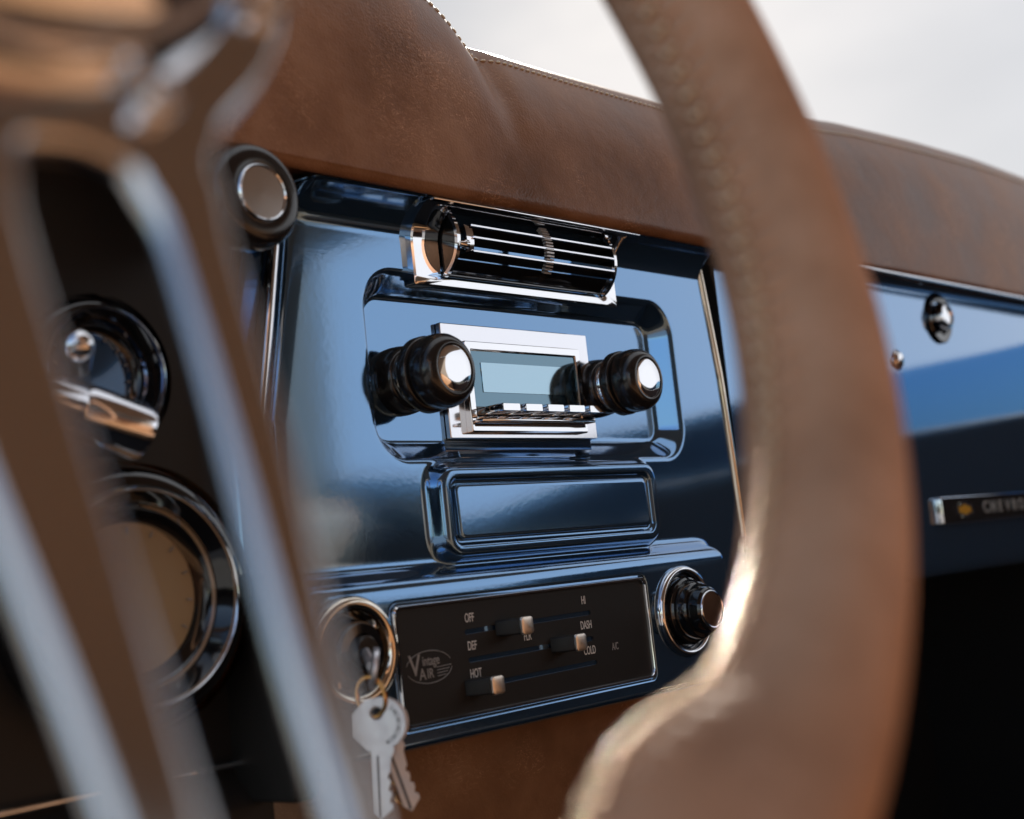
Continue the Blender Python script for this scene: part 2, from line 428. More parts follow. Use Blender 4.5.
bc = (.0040, .0668); br = .0196          # barrel axis (y, z) and radius
def arc_disc(x, t, a0, a1, r, rin):
    n = 24; A = [math.radians(a0+(a1-a0)*i/n) for i in range(n+1)]
    pts = [(bc[0]-r*math.cos(a), bc[1]+r*math.sin(a)) for a in A]+[(bc[0]-rin*math.cos(a), bc[1]+rin*math.sin(a)) for a in A[::-1]]
    return [[(x, y, z) for y, z in pts], [(x+t, y, z) for y, z in pts]]
MB().loft(arc_disc(ox0+.0010, .0012, -64, 40, br, .0005), True, True).build('barrel_end', M['blackgloss'], vent, 30)
MB().loft(arc_disc(ox1-.0022, .0012, -64, 40, br, .0005), True, True).build('barrel_end', M['blackgloss'], vent, 30)
MB().loft(arc_disc(ox0+.0006, .0022, -64, 40, br+.0006, br-.0012), True, True).build('barrel_rim', M['chrome'], vent, 30)
MB().loft(arc_disc(ox1-.0028, .0022, -64, 40, br+.0006, br-.0012), True, True).build('barrel_rim', M['chrome'], vent, 30)
n = 18
def cyl_strip(x0, x1, a0, a1, r):
    A = [math.radians(a0+(a1-a0)*i/n) for i in range(n+1)]
    return [[(x, bc[0]-r*math.cos(a), bc[1]+r*math.sin(a)) for a in A] for x in (x0, x1)]
MB().loft(cyl_strip(ox0+.003, ox1-.003, -64, -34, br-.0012), closed=False).build('barrel_skirt', M['blackgloss'], vent, 60)
for a in (20, 1.0, -19):
    a = math.radians(a); R_ = br-.0004
    y, z = bc[0]-R_*math.cos(a), bc[1]+R_*math.sin(a); x0 = ox0+.0125; x1 = ox1-.0025
    sl_ = MB().loft([[(x_, y+.0002, z-.0005), (x_, y-.0002, z), (x_, y+.0002, z+.0005), (x_, y+.012, z+.0003), (x_, y+.012, z-.0003)] for x_ in (x0, x1)], True, True).build('slat', M['blackmatte'], vent, 30)
    MB().box(x0, x1, y-.0012, y+.0004, z-.0006, z+.0006, .0002, 1).build('slat_edge', M['brushed'], sl_)
# side bracket of the slats and pivot
br_ = []
for x_, da in ((ox0+.0085, 3), (ox0+.0135, -1)):
    br_.append([(x_, bc[0]-(br-.0005)*math.cos(math.radians(t)), bc[1]+(br-.0005)*math.sin(math.radians(t))) for t in np.linspace(18+da, -18-da, 12)])
MB().loft(br_+[[(p[0], p[1]+.006, p[2]) for p in br_[1]]], closed=False).build('slat_bracket', M['chrome'], vent)
MB().lathe([(0, .0014), (.003, .0016), (.004, .0024), (.006, .0024), (.007, .0012)], (ox0+.0020, -.0150, .0632), (1, 0, 0), 20, True, True).build('pivot', M['chrome'], vent)
mb = MB()
for i in range(15):
    a = math.radians(34-i*4.9); r_ = br+.0002
    cy, cz = bc[0]-r_*math.cos(a), bc[1]+r_*math.sin(a)
    bm = bmesh.new(); bmesh.ops.create_cube(bm, size=1)
    for v in bm.verts: v.co = Vector((v.co.x*.0056, v.co.y*.0022, v.co.z*.00085))
    mb.bm(bm, Matrix.Translation((.0165, cy, cz)) @ Matrix.Rotation(-a, 4, 'X'))
M['slatedge'] = mat('satin_slat', (.55, .55, .57), 1, .22); M['rib'] = mat('satin_ribs', (.62, .61, .60), .4, .35); mb.build('thumb_wheel', M['rib'], vent, 30)
MB().loft(cyl_strip(.0141, .0189, -55, 40, br-.0010), closed=False).build('wheel_band', M['black'], vent, 60)

# ================================================================== RADIO
radio = thing('car_radio', 'chrome faced car radio with blank display between two black knobs', 'radio', (.0145, .016, .001))
px0, px1, pz0, pz1 = -.0437, .0712, -.0275, .0300
pcx, pcz, pw, ph = (px0+px1)/2, (pz0+pz1)/2, px1-px0, pz1-pz0
wx0, wx1, wz0, wz1 = -.0270, .0535, -.0118, .0158
def wr(g, y, r=.0006, low=0.): return rr((wx0+wx1)/2, (wz0+wz1)/2-low/2, wx1-wx0+2*g, wz1-wz0+2*g+low, r, y, 2)
MB().loft([rr(pcx, pcz, pw, ph, .0006, .0122, 2), rr(pcx, pcz, pw, ph, .0006, .0098, 2), rr(pcx, pcz, pw-.0008, ph-.0008, .0004, .0094, 2),
           wr(.0052, .0094, low=.008), wr(.0048, .0098, low=.0086)], True, False).build('faceplate', M['brushed'], radio, 30)
MB().loft([wr(.0050, .012, low=.0082), wr(.0050, .0058, low=.0082), wr(.0046, .0052, low=.0078), wr(.0012, .0052, low=.0044), wr(.0006, .0058, low=.004), wr(.0006, .012, low=.004)], False, False).build('bezel', M['chrome'], radio, 30)
MB().loft([wr(.0002, .008), wr(.0002, .0062), ], True, True).build('display', M['lcd_dark'], radio, 30)
MB().loft([rr(.0120, .0028, .0655, .0150, .0004, .0064, 2), rr(.0120, .0028, .0655, .0150, .0004, .0058, 2)], True, True).build('display_window', M['lcd'], radio, 30)
# key tray under the display: dark slot with chrome ledge
MB().box(wx0-.0005, wx1+.0005, .0052, .0120, wz0-.0046, wz0-.0005).build('button_slot', M['blackgloss'], radio, 0)
MB().box(wx0-.0042, wx1+.0042, -.0010, .0050, wz0-.0086, wz0-.0072, .0003).build('button_ledge', M['chrome'], radio, 30)
for i in range(5):
    x = -.0225+i*.0171
    MB().loft([rr(x+.0066, -.0142, .0130, .0040, .0006, .0075, 2), rr(x+.0066, -.0142, .0130, .0040, .0006, -.0066, 2), rr(x+.0066, -.0142, .0124, .0034, .0005, -.0074, 2)], True, True).build('button', M['chrome'], radio, 30)
def knob(x, z, k=1.):
    ax = (0, -1, 0); o = (x, .0165, z)
    K = lambda l: [(d*.87*mm, r_*mm*k) for d, r_ in l]
    kn = MB().lathe(K([(30.2, 6), (30.2, 15.6), (31.2, 16.9), (33, 17.6), (38, 17.6), (41.5, 17.0), (44.2, 15.6), (46, 13.6), (46.6, 12.0), (46.4, 11.2), (45.6, 10.6), (45.6, 8)]), o, ax, 72).build('knob', M['black'], radio, 50)
    cap = MB().lathe(K([(45.2, 10.8), (46.2, 10.7), (46.45, 10.2), (46.5, 5), (46.52, .01)]), o, ax, 64).build('knob_cap', M['chrome'], kn, 50)
    ring = MB().lathe(K([(22, 7), (22, 16.2), (22.6, 17.5), (23.6, 18.1), (28, 18.1), (29, 17.6), (29.6, 16), (29.6, 8)]), o, ax, 72).build('tuning_ring', M['black'], radio, 50)
    neck = MB().lathe(K([(15.4, 9), (15.4, 13.6), (16, 14.2), (19, 14.2), (19.8, 13.4), (22.2, 13.4), (22.2, 9)]), o, ax, 48).build('knob_neck', M['chrome'], radio, 50)
    base = MB().lathe(K([(3.0, 16.6), (8, 16.4), (13, 15.8), (15.2, 14.8), (15.8, 13), (15.8, 9)]), o, ax, 64).build('knob_base', M['black'], radio, 50)
    return kn
knob(-.0712, .0002, 1.0); knob(.0788, .0007, .97)
MB().box(.0940, .0985, -.0060, -.0035, -.003, .0025, .0005).build('ring_tab', M['black'], radio, 30)

# ================================================================== CLIMATE CONTROL
cc = thing('climate_control_panel', 'black heater control panel with three sliders and chrome frame', 'control panel', (-.024, -.012, -.157))
cx0, cx1, cz0, cz1 = -.1157, .0672, -.1570, -.1043
ccx, ccz, cw, ch = (cx0+cx1)/2, (cz0+cz1)/2, cx1-cx0, cz1-cz0
def cr(g, y, r=.0036): return rr(ccx, ccz, cw-2*g, ch-2*g, r, y, 6)
MB().loft([cr(.0, -.009), cr(0, -.0142), cr(.0004, -.0148), cr(.0013, -.0148), cr(.0017, -.0140), cr(.0017, -.0118)]).build('trim_frame', M['chrome'], cc, 40)
slots = [((-70.8, -119.5), (18.8, -118.8)), ((-70.1, -132.2), (18.8, -131.7)), ((-68., -144.3), (19.8, -143.5))]
# face plate with three long slots
outer = [(p[0], p[2]) for p in cr(.0016, 0, .003)]
holes = []
for (x0, z0), (x1, z1) in slots:
    r_ = 1.15; pts = []
    for t in np.linspace(90, 270, 7): pts.append(((x0+r_*math.cos(math.radians(t)))*mm, (z0+r_*math.sin(math.radians(t)))*mm))
    for t in np.linspace(-90, 90, 7): pts.append(((x1+r_*math.cos(math.radians(t)))*mm, (z1+r_*math.sin(math.radians(t)))*mm))
    holes.append(pts)
curve_fill('faceplate', [outer]+holes, .0006, 0, M['panelblack'], cc, Matrix.Translation((0, -.0125, 0)) @ FACE)
MB().loft([cr(.0016, -.0112, .003), cr(.0016, -.0106, .003)], True, True).build('backing', M['blackmatte'], cc, 30)
for (x, z), (xs_, lbl) in zip([(-42.0, -120.3), (-4.3, -132.1), (-66.0, -144.7)], [(0, 0)]*3):
    x, z = (x+1.)*mm, z*mm+.0003
    sld = MB().loft([rr(x-.0036, z, .0130, .0074, .0010, -.0130, 4), rr(x-.0026, z, .0110, .0076, .0010, -.0180, 4), rr(x-.0004, z, .0068, .0076, .001, -.0225, 4)], True, True); sld = sld.build('slider', M['panelblack'], cc, 40)
    MB().loft([rr(x, z, .0076, .0076, .0014, -.0222, 4), rr(x, z, .0084, .0084, .0016, -.0234, 4), rr(x, z, .0078, .0078, .0016, -.0243, 4), rr(x, z, .0056, .0054, .0012, -.0246, 4)], True, True).build('slider_cap', M['satinwarm'], sld, 40)
tx = -.01318
for it_ in ([('OFF', -.0679, -.1135, tx, .0040, .62), ('HI', .0152, -.1125, tx, .0040, .62), ('DEF', -.0679, -.1261, tx, .0040, .62), ('FLR', -.0295, -.1258, tx, .0040, .62),
         ('DASH', .0152, -.1248, tx, .0040, .60), ('HOT', -.0673, -.1386, tx, .0040, .62), ('COLD', .0158, -.1374, tx, .0040, .60)]):
    text_bm([it_]).build('lettering', M['ink'], cc, 0)
text_bm([('A/C', .0366, -.1376, tx, .0036, .62)]).build('lettering', M['inkdim'], cc, 0)
# oval maker's mark: VINTAGE AIR in an ellipse with speed lines
lx, lz = -.0962, -.1322
mb = text_bm([('V', lx-.0088, lz+.0010, tx, .0090, .9), ('intage', lx+.0012, lz+.0026, tx, .0042, .75), ('A', lx-.0046, lz-.0030, tx, .0050, .85), ('IR', lx+.0002, lz-.0030, tx, .0042, .8)])
for a0, a1 in ((20, 168), (200, 350)):
    mb.tube([(lx+.0142*math.cos(math.radians(a)), tx, lz+.0070*math.sin(math.radians(a))) for a in np.linspace(a0, a1, 30)], .00018, 4)
for k_ in range(4):
    mb.tube([(lx+.0045, tx, lz-.0006-.0013*k_), (lx+.0136-.0012*k_, tx, lz-.0003-.0013*k_)], .00016, 4)
mb.build('logo', M['inkdim'], cc, 0)

# ================================================================== FAN KNOB
fk = thing('fan_knob', 'stepped black rotary knob with copper cap in a chrome ring', 'knob', (.0997, -.014, -.126))
fo = (.0997, -.012, -.1255)
L = lambda l: [(d*mm, r_*mm) for d, r_ in l]
MB().lathe(L([(0, 24.5), (3, 24.5), (4.6, 23.6), (5, 22.2), (4.2, 20.8), (1, 19.5)]), fo, (0, -1, 0), 80).build('bezel_ring', M['chrome'], fk, 60)
MB().lathe(L([(1, 20), (2.5, 17.5), (5, 17), (5.6, 16)]), fo, (0, -1, 0), 80).build('dish', M['blackgloss'], fk, 40)
MB().lathe(L([(2, 18.3), (6, 17.9), (7, 17), (7.2, 15.6), (12, 15.2), (13, 14.4), (13.2, 12.6), (18.4, 12), (19.6, 11), (19.8, 9)]), fo, (0, -1, 0), 80).build('knob', M['blackgloss'], fk, 30)
MB().lathe(L([(19.4, 10.4), (20.3, 10.2), (20.6, 9.7), (20.3, 9.2)]), fo, (0, -1, 0), 60).build('cap_ring', M['chrome'], fk, 50)
MB().lathe(L([(20.2, 9.3), (20.35, 4), (20.4, .01)]), fo, (0, -1, 0), 60).build('cap', M['copper'], fk, 50)

# ================================================================== IGNITION
ig = thing('ignition_switch', 'round ignition switch in a chrome ring with a key in it', 'ignition switch', (-.141, -.014, -.1205))
io = (-.1410, -.012, -.1210)
MB().lathe(L([(0, 23.5), (3.5, 23.5), (5.8, 22.6), (6.8, 20.6), (6.2, 18.6), (3.5, 17.0), (0, 16.6)]), io, (0, -1, 0), 80).build('bezel_ring', M['warmchrome'], ig, 70)
MB().lathe(L([(.5, 17.6), (1.5, 14), (4, 13.2), (8, 12.6), (9, 11.6), (9.2, 7.5), (8, 6.8)]), io, (0, -1, 0), 64, cap1=True).build('lock_body', M['blackgloss'], ig, 40)
MB().lathe(L([(8, 6.6), (11.5, 6.4), (12.2, 5.8), (12.2, .01)]), io, (0, -1, 0), 40).build('lock_cylinder', M['black'], ig, 40)
for a in (35, 235):
    a_ = math.radians(a); MB().box(io[0]+.0152*math.cos(a_)-.0012, io[0]+.0152*math.cos(a_)+.0012, io[1]-.0035, io[1]-.001, io[2]+.0152*math.sin(a_)-.0016, io[2]+.0152*math.sin(a_)+.0016, .0003).build('position_mark', M['brushed'], ig)

# key in the lock: thin bow seen nearly edge on
def key_outline(L_=52., w=23.):
    """bow at top (octagon left, round right), blade downwards, mm, hole separate"""
    r = w/2
    o = []
    for a in np.linspace(-62, 90, 22): o.append((r*math.cos(math.radians(a)), r*math.sin(math.radians(a))))
    o += [(-r*.48, r*.93), (-r*.98, r*.42), (-r*.98, -r*.40), (-r*.50, -r*.93), (-r*.34, -r*1.0)]
    o += [(-r*.34, -L_+r+3), (-r*.1, -L_+r), (r*.12, -L_+r+2)]
    z = -L_+r+4; teeth = [0, 1.4, .4, 1.8, .8, 1.9, .3]
    for t in teeth: o.append((r*.34-t, z)); z += 2.6; o.append((r*.34-t*.7, z-.9))
    o += [(r*.36, -r*1.3), (r*.5, -r*1.05)]
    hole = [(0-r*.1+3.1*math.cos(math.radians(a)), r*.42+3.1*math.sin(math.radians(a))) for a in range(0, 360, 20)]
    return o, hole
def make_key(name, label, origin, M4, parent=None):
    t = thing(name, label, 'key', origin)
    o, h = key_outline()
    T = Matrix.Translation(origin) @ M4 @ Matrix.Scale(.87, 4)
    curve_fill('blank', [[(x*mm, y*mm) for x, y in o], [(x*mm, y*mm) for x, y in h][::-1]], .0009, .00025, M['key'], t, T, 2)
    g = MB(); g.box(-.0016, -.0004, -.0, .0001, -.040, -.0130)
    gm = g.mesh('groove'); gm.transform(T @ Matrix(((1, 0, 0, 0), (0, 0, 1, 0), (0, -1, 0, .0013), (0, 0, 0, 1))) @ Matrix.Identity(4))
    # groove: built flat in XZ, moved onto the blade
    bpy.data.meshes.remove(gm)
    g = MB(); b = bmesh.new(); bmesh.ops.create_cube(b, size=1)
    for v in b.verts: v.co = Vector((v.co.x*.0011-.0014, v.co.y*.026-.0265, v.co.z*.0002+.00117))
    g.bm(b, T); g.build('groove', M['keyink'], t, 0)
    if name == 'hanging_key':
        mbk = MB()
        for k_ in range(15):
            a = math.radians(-68+k_*8.5); rr_ = .0086
            hgt = .0016+.0004*((k_*7) % 3)
            b = bmesh.new(); bmesh.ops.create_cube(b, size=1)
            for v in b.verts: v.co = Vector((v.co.x*hgt, v.co.y*(.0004 if k_ % 3 else .0009), v.co.z*.0001))
            mbk.bm(b, T @ Matrix.Translation((rr_*math.cos(a), rr_*math.sin(a), .00118)) @ Matrix.Rotation(a, 4, 'Z'))
        mbk.build('engraving', M['keyink'], t, 0)
    return t
def look(dirn, roll=0.):
    """matrix whose local +Z looks along dirn, local +Y up"""
    z = Vector(dirn).normalized(); x = Vector((0, 0, 1)).cross(z).normalized(); y = z.cross(x)
    return Matrix(((x.x, y.x, z.x, 0), (x.y, y.y, z.y, 0), (x.z, y.z, z.z, 0), (0, 0, 0, 1))) @ Matrix.Rotation(roll, 4, 'Z')
make_key('hanging_key', 'silver key hanging in front on the ring, bow facing out', (-.1641, -.0520, -.1475), look((-.75, -.66, .05), math.radians(-2)))
make_key('hanging_key', 'second silver key partly hidden behind the front key', (-.1590, -.0480, -.1480), look((-.55, -.83, .0), math.radians(15)))
# ignition key, inserted along Y; bow edge on
t = thing('ignition_key', 'thin key standing edge on in the ignition lock', 'key', (io[0], io[1]-.013, io[2]))
kx, ky, kz = -.1605, -.050, -.1265
vd = Vector((.62, .78, -.02)).normalized(); ey = (Vector((.30, 0, 1))-vd*vd.dot(Vector((.30, 0, 1)))).normalized(); ez = vd.cross(ey)
kc = Vector((-.1618, -.049, -.1268))
Mk = Matrix(((vd.x, ey.x, ez.x, kc.x), (vd.y, ey.y, ez.y, kc.y), (vd.z, ey.z, ez.z, kc.z), (0, 0, 0, 1)))
bow_o = [(8.5*math.cos(math.radians(a)), 8.2*math.sin(math.radians(a))) for a in range(0, 360, 12)]
bow_h = [(2.4*math.cos(math.radians(a)), 2.4*math.sin(math.radians(a))-4.4) for a in range(0, 360, 24)]
curve_fill('bow', [[(x*mm, y*mm) for x, y in bow_o], [(x*mm, y*mm) for x, y in bow_h]], .0008, .0002, M['key'], t, Mk, 2)
MB().tube([(-.1575, -.0435, -.1262), (io[0]-.006, io[1]-.018, io[2]-.002), (io[0], io[1]-.010, io[2])], .0022, 8).build('shaft', M['key'], t)
kr = MB()
c0 = Vector((-.1652, -.0500, -.1370)); rad = .0078
e1 = Vector((.35, -.93, 0)).normalized(); e2 = Vector((-.1, 0, 1)).normalized()
kr.tube([c0+rad*(e1*math.cos(a)*.75+e2*math.sin(a)) for a in np.linspace(0, 2*PI, 40)[:-1]], .0009, 8, closed=True)
o = kr.build('key_ring', M['brass']); tag(o, 'small brass split ring joining the keys to the ignition key', 'key ring')
ch_ = MB()
cb = Vector((-.1530, -.046, -.1650))
for i in range(4):
    c0 = cb+Vector((.0012*i, .001*(i % 2), -.0042*i)); e1 = Vector((math.cos(i*1.2), -math.sin(i*1.2), .1)).normalized(); e2 = Vector((.2, .1, 1)).normalized()
    ch_.tube([c0+.0030*(e1*math.cos(a)+e2*math.sin(a)) for a in np.linspace(0, 2*PI, 18)[:-1]], .0004, 6, closed=True)
tag(ch_.build('key_chain', M['brass']), 'short curl of brass chain wire beside the hanging keys', 'chain')

# ================================================================== GAUGES
def gauge(name, label, x, z, R_, face, ringm, yb=-.020):
    """deep round bezel standing on the instrument panel"""
    g = thing(name, label, 'gauge', (x, .02, z)); o = (x, .022, z)
    MB().lathe([(0, R_*1.24), (.010, R_*1.24), (.018, R_*1.20), (.022, R_*1.14), (.0225, R_*1.02)], o, (0, -1, 0), 96).build('outer_cup', M['blackgloss'], g, 60)
    MB().lathe([(.0215, R_*1.235), (.0170, R_*1.262), (.0150, R_*1.27), (.014, R_*1.25)], o, (0, -1, 0), 96).build('cup_trim', ringm, g, 60)
    MB().lathe([(.024, R_*1.02), (.026, R_*1.01), (.0268, R_*.99), (.0262, R_*.975), (.024, R_*.97)], o, (0, -1, 0), 96).build('rim_trim', M['chrome'], g, 60)
    MB().lathe([(.025, R_*.975), (.022, R_*.92), (.017, R_*.84), (.015, R_*.80), (.014, R_*.70)], o, (0, -1, 0), 96).build('bezel', M['blackgloss'], g, 60)
    MB().lathe([(.0190, R_*.862), (.0196, R_*.850), (.0180, R_*.835)], o, (0, -1, 0), 96).build('inner_trim', M['chrome'], g, 60)
    MB().lathe([(.0138, R_*.705), (.0142, R_*.4), (.0143, .00001)], o, (0, -1, 0), 64).build('dial', face, g, 60)
    mk = MB()
    for k_ in range(11):
        a = math.radians(-30+k_*24); 
        p = Vector((x+R_*.60*math.cos(a), .022-.0149, z+R_*.60*math.sin(a))); q = Vector((x+R_*.66*math.cos(a), .022-.0149, z+R_*.66*math.sin(a)))
        mk.tube([p, q], .0004, 5)
    mk.build('tick_marks', M['inkdim'], g, 0)
    return g
gauge('gauge', 'large round gauge with tan dial and deep black bezel', -.2300, -.0895, .0412, M['gauge_face'], M['brass'])
gauge('gauge', 'small round gauge with reflected sky blue painted on its dial above the larger tan gauge', -.2400, -.0040, .0250, M['skydial'], M['chrome'])

# black knob at the dash corner
bk = thing('dash_corner_knob', 'round black knob with silver cap at the dash corner', 'knob', (-.180, .015, .0660))
bo = (-.1810, .020, .0662)
MB().lathe(L([(0, 12), (30, 12), (34, 18), (37, 21.2), (42, 22), (47, 21.6), (50, 20), (51.4, 17.5), (51.6, 13), (51, 11.6)]), bo, (0, -1, 0), 80).build('knob', M['black'], bk, 50)
MB().lathe(L([(51, 12.2), (52.2, 12), (52.6, 11.4), (52.2, 10.9)]), bo, (0, -1, 0), 64).build('cap_ring', M['chrome'], bk, 60)
MB().lathe(L([(51.9, 11.2), (51.95, 6), (52.0, .01)]), bo, (0, -1, 0), 64).build('cap', M['alu'], bk, 60)

# ================================================================== STEERING COLUMN AND STALK
H0 = Vector((-.4473, -.2875, .0217)); WN = Vector((-.0158, -.9384, .3453)).normalized()
WR = Vector((.99988, -.01483, .00546)); WR = (WR-WN*WR.dot(WN)).normalized(); WU = WN.cross(WR); WU = WU if WU.z > 0 else -WU
col = thing('steering_column', 'black steering column running into the dash behind the wheel', 'steering column', tuple(H0-WN*.33))
MB().lathe([(.085, .030), (.09, .036), (.15, .037), (.16, .033), (.34, .032)], H0, -WN, 48, True, True).build('column_tube', M['black'], col, 40)
MB().lathe([(.065, .020), (.086, .024)], H0, -WN, 40).build('column_collar', M['chrome'], col, 40)
p1 = Vector((-.2400, -.0262, -.0320)); p0 = Vector((-.3010, -.0225, -.0100)); pm = Vector((-.42, -.155, .01))
d_ = (p1-p0).normalized()
st_ = thing('turn_signal_stalk', 'chrome turn signal stalk with thick rounded end behind the wheel', 'stalk', tuple(pm))
MB().tube([pm, (pm+p0)/2+Vector((0, 0, .004)), p0], [.0042, .0046, .0052], 16).build('stalk', M['chrome'], st_)
MB().lathe([(-.008, .004), (-.006, .0068), (.010, .0082), (.034, .0098), (.0350, .0090), (.0362, .0090), (.0372, .0098), (.060, .0106), (.0622, .0100), (.0628, .008), (.063, .00001)], p0, d_, 40, True).build('stalk_end', M['brushed'], st_, 50)
MB().lathe([(-.004, .0062), (0, .0066), (.004, .0062)], p0+d_*.008, d_, 30).build('stalk_collar', M['chrome'], st_)
hz = thing('column_button', 'small bright chrome button above the turn signal stalk', 'button', (-.2683, -.0292, -.0021))
MB().lathe([(-.012, .004), (0, .0052), (.003, .0060), (.0065, .0052), (.0085, .003), (.009, .00001)], (-.2683, -.0292, -.0021), (-.5, -.8, .35), 30, True).build('button_cap', M['chrome'], hz, 50)

# ================================================================== STEERING WHEEL
wheel = thing('steering_wheel', 'steering wheel with brown stitched leather rim and slotted polished spokes', 'steering wheel', tuple(H0))
def wp(a, b, n=0.): return H0+WR*a+WU*b+WN*n
RR, RHO = .1902, .0155
pitch_ = 2*PI/180
loops = []
NT = 1200
for i in range(NT+1):
    t = 2*PI*i/NT
    # thicker where each spoke enters the leather
    s = 0.
    for sp in (-90,):
        dd = (math.degrees(t)-sp+180) % 360-180
        s = max(s, max(0, 1-abs(abs(dd)-22.5)/11.5))
    s = s*s*(3-2*s)
    loop = []
    for k_ in range(64):
        p = 2*PI*k_/64
        r_ = RHO*(1+.012*math.sin(t*9)*math.sin(p*2))
        ca = math.cos(p); ext = 1+.42*s*(max(0, -ca)**1.5)
        seam = .0020*(abs(math.cos(PI*t/pitch_))-.75)*math.exp(-((p-PI)/.30)**2)
        rad = RR+(r_+seam)*ca*ext
        loop.append(wp(rad*math.cos(t), rad*math.sin(t), (r_+seam)*math.sin(p)*(1-.25*s*max(0, -ca))))
    loops.append(loop)
mbw = MB(); mbw.loft(loops[:-1]+[loops[0]])
rim = mbw.build('rim', M['rim_leather'], wheel, 0); rim.data.shade_smooth()
# laced seam on the inside of the rim
mb = MB()
pitch = pitch_
t = -PI
def rim_pt(t, p, lift):
    s = 0.
    for sp in (-90,):
        dd = (math.degrees(t)-sp+180) % 360-180
        s = max(s, max(0, 1-abs(abs(dd)-22.5)/11.5))
    s = s*s*(3-2*s); ca = math.cos(p); ext = 1+.42*s*(max(0, -ca)**1.5)
    rad = RR+(RHO+lift)*ca*ext
    return wp(rad*math.cos(t), rad*math.sin(t), (RHO+lift)*math.sin(p)*(1-.25*s*max(0, -ca)))
while t < PI:
    skip = False
    if not skip:
        for sgn in (1, -1):
            pts = [rim_pt(t+pitch*.24*q_, PI+sgn*(.01+.13*q_), .0005+.0007*math.sin(PI*(.1+.7*q_))) for q_ in (0, .25, .5, .75, 1)]
            mb.tube(pts, [.0006, .0010, .0012, .0010, .0005], 8)
    t += pitch
mb.build('rim_stitching', M['lace'], wheel, 60)
# puckered leather ridges beside the seam
mb = MB(); t = -PI
while t < PI:
    if True:
        for sgn in (1, -1):
            pts = [rim_pt(t+pitch*(.5+.35*q_), PI+sgn*(.10+.55*q_), -.0004-.0006*q_) for q_ in (0, .3, .6, 1)]
            mb.tube(pts, [.0010, .0014, .0012, .0004], 8)
    t += pitch
mb.build('rim_puckers', M['rim_leather'], wheel, 60)

# hub plate with three slotted spokes
def cat(P, n=6):
    P = [np.array(p) for p in P]; out = []
    for i in range(len(P)-1):
        p0, p1, p2, p3 = P[max(i-1, 0)], P[i], P[i+1], P[min(i+2, len(P)-1)]
        for j in range(n):
            u = j/n; out.append(.5*((2*p1)+(-p0+p2)*u+(2*p0-5*p1+4*p2-p3)*u*u+(-p0+3*p1-3*p2+p3)*u**3))
    out.append(P[-1]); return out
half = cat([(.0528, -.0305), (.0440, -.0425), (.0335, -.0530), (.0268, -.0610), (.0240, -.0720), (.0226, -.0923), (.0212, -.110), (.0182, -.135), (.0158, -.160), (.0148, -.180)])
IN = .0022
half = [np.array(p) for p in half]
half = [p*(1-IN/.061) if np.hypot(*p) < .0635 else np.array((p[0]-IN, p[1])) for p in half]
sh_ = lambda p: min(1, max(0, (np.hypot(*p)-.0612)/.008))
sector = [(p[0]+.0040*sh_(p), p[1]) for p in half]+[(-p[0]+.0028*sh_(p), p[1]) for p in half[::-1]]
outline = []
for k_ in range(3):
    a = -k_*2*PI/3     # clockwise
    for x, y in sector[:-1]: outline.append((x*math.cos(a)-y*math.sin(a), x*math.sin(a)+y*math.cos(a)))
slot = cat([(.0035, -.0610), (.0100, -.0640), (.0132, -.0710), (.0133, -.0850), (.0122, -.1080), (.0104, -.1350), (.0098, -.1560), (.0070, -.1600), (.0010, -.1610), (-.0030, -.1600), (-.0052, -.1560), (-.0058, -.1300), (-.0064, -.1000), (-.0066, -.0780), (-.0058, -.0690), (-.0025, -.0625), (.0035, -.0610)])[:-1]
sc_ = np.array((.0015, -.1115)); slot = [((p[0]+math.copysign(IN, p[0]-sc_[0])*min(1, abs(p[0]-sc_[0])/.004)), (p[1]+math.copysign(IN, p[1]-sc_[1])*(1 if abs(p[1]-sc_[1]) > .045 else 0))) for p in slot]
slot = [(p[0]+.0032, p[1]) for p in slot]
slots_ = []
for k_ in range(3):
    a = -k_*2*PI/3; slots_.append([(x*math.cos(a)-y*math.sin(a), x*math.sin(a)+y*math.cos(a)) for x, y in slot])
W4 = Matrix(((WR.x, WU.x, WN.x, H0.x), (WR.y, WU.y, WN.y, H0.y), (WR.z, WU.z, WN.z, H0.z), (0, 0, 0, 1)))
curve_fill('spokes', [outline]+slots_, .0004, .0022, M['alu'], wheel, W4 @ Matrix.Translation((0, 0, -.003)), 6)
MB().lathe([(-.002, .053), (.004, .0525), (.010, .050), (.016, .0455), (.0195, .040), (.0205, .036), (.019, .0335), (.013, .0325)], H0, WN, 80).build('hub_ring', M['chrome'], wheel, 60)
MB().lathe([(.012, .034), (.018, .032), (.021, .027), (.024, .016), (.0248, .00001)], H0, WN, 64).build('horn_button', M['blackgloss'], wheel, 60)
MB().lathe([(.0, .050), (.012, .046), (.04, .034), (.066, .026), (.07, .025)], H0-WN*.002, -WN, 64).build('hub_adapter', M['blackgloss'], wheel, 50)
for k_ in range(9):
    a = 2*PI*k_/9+.2
    MB().lathe([(-.001, .0028), (.0022, .0028), (.003, .0022), (.003, .0012), (.0018, .0010)], wp(.0565*math.cos(a), .0565*math.sin(a), .001), WN, 20, False, True).build('hub_bolt', M['chrome'], wheel, 40)

# ================================================================== CAB AROUND (only seen as reflections and shade)
cab = thing('truck_cab', 'dark cab shell of the truck around the dashboard', 'truck cab', (.05, -.6, -.64))
MB().box(-.95, 1.06, -1.40, .30, -.66, -.62).build('cab_floor', M['carpet'], cab, 0)
MB().box(-.80, 1.06, -1.42, -.30, .50, .54, .01).build('cab_roof', M['headliner'], cab, 0)
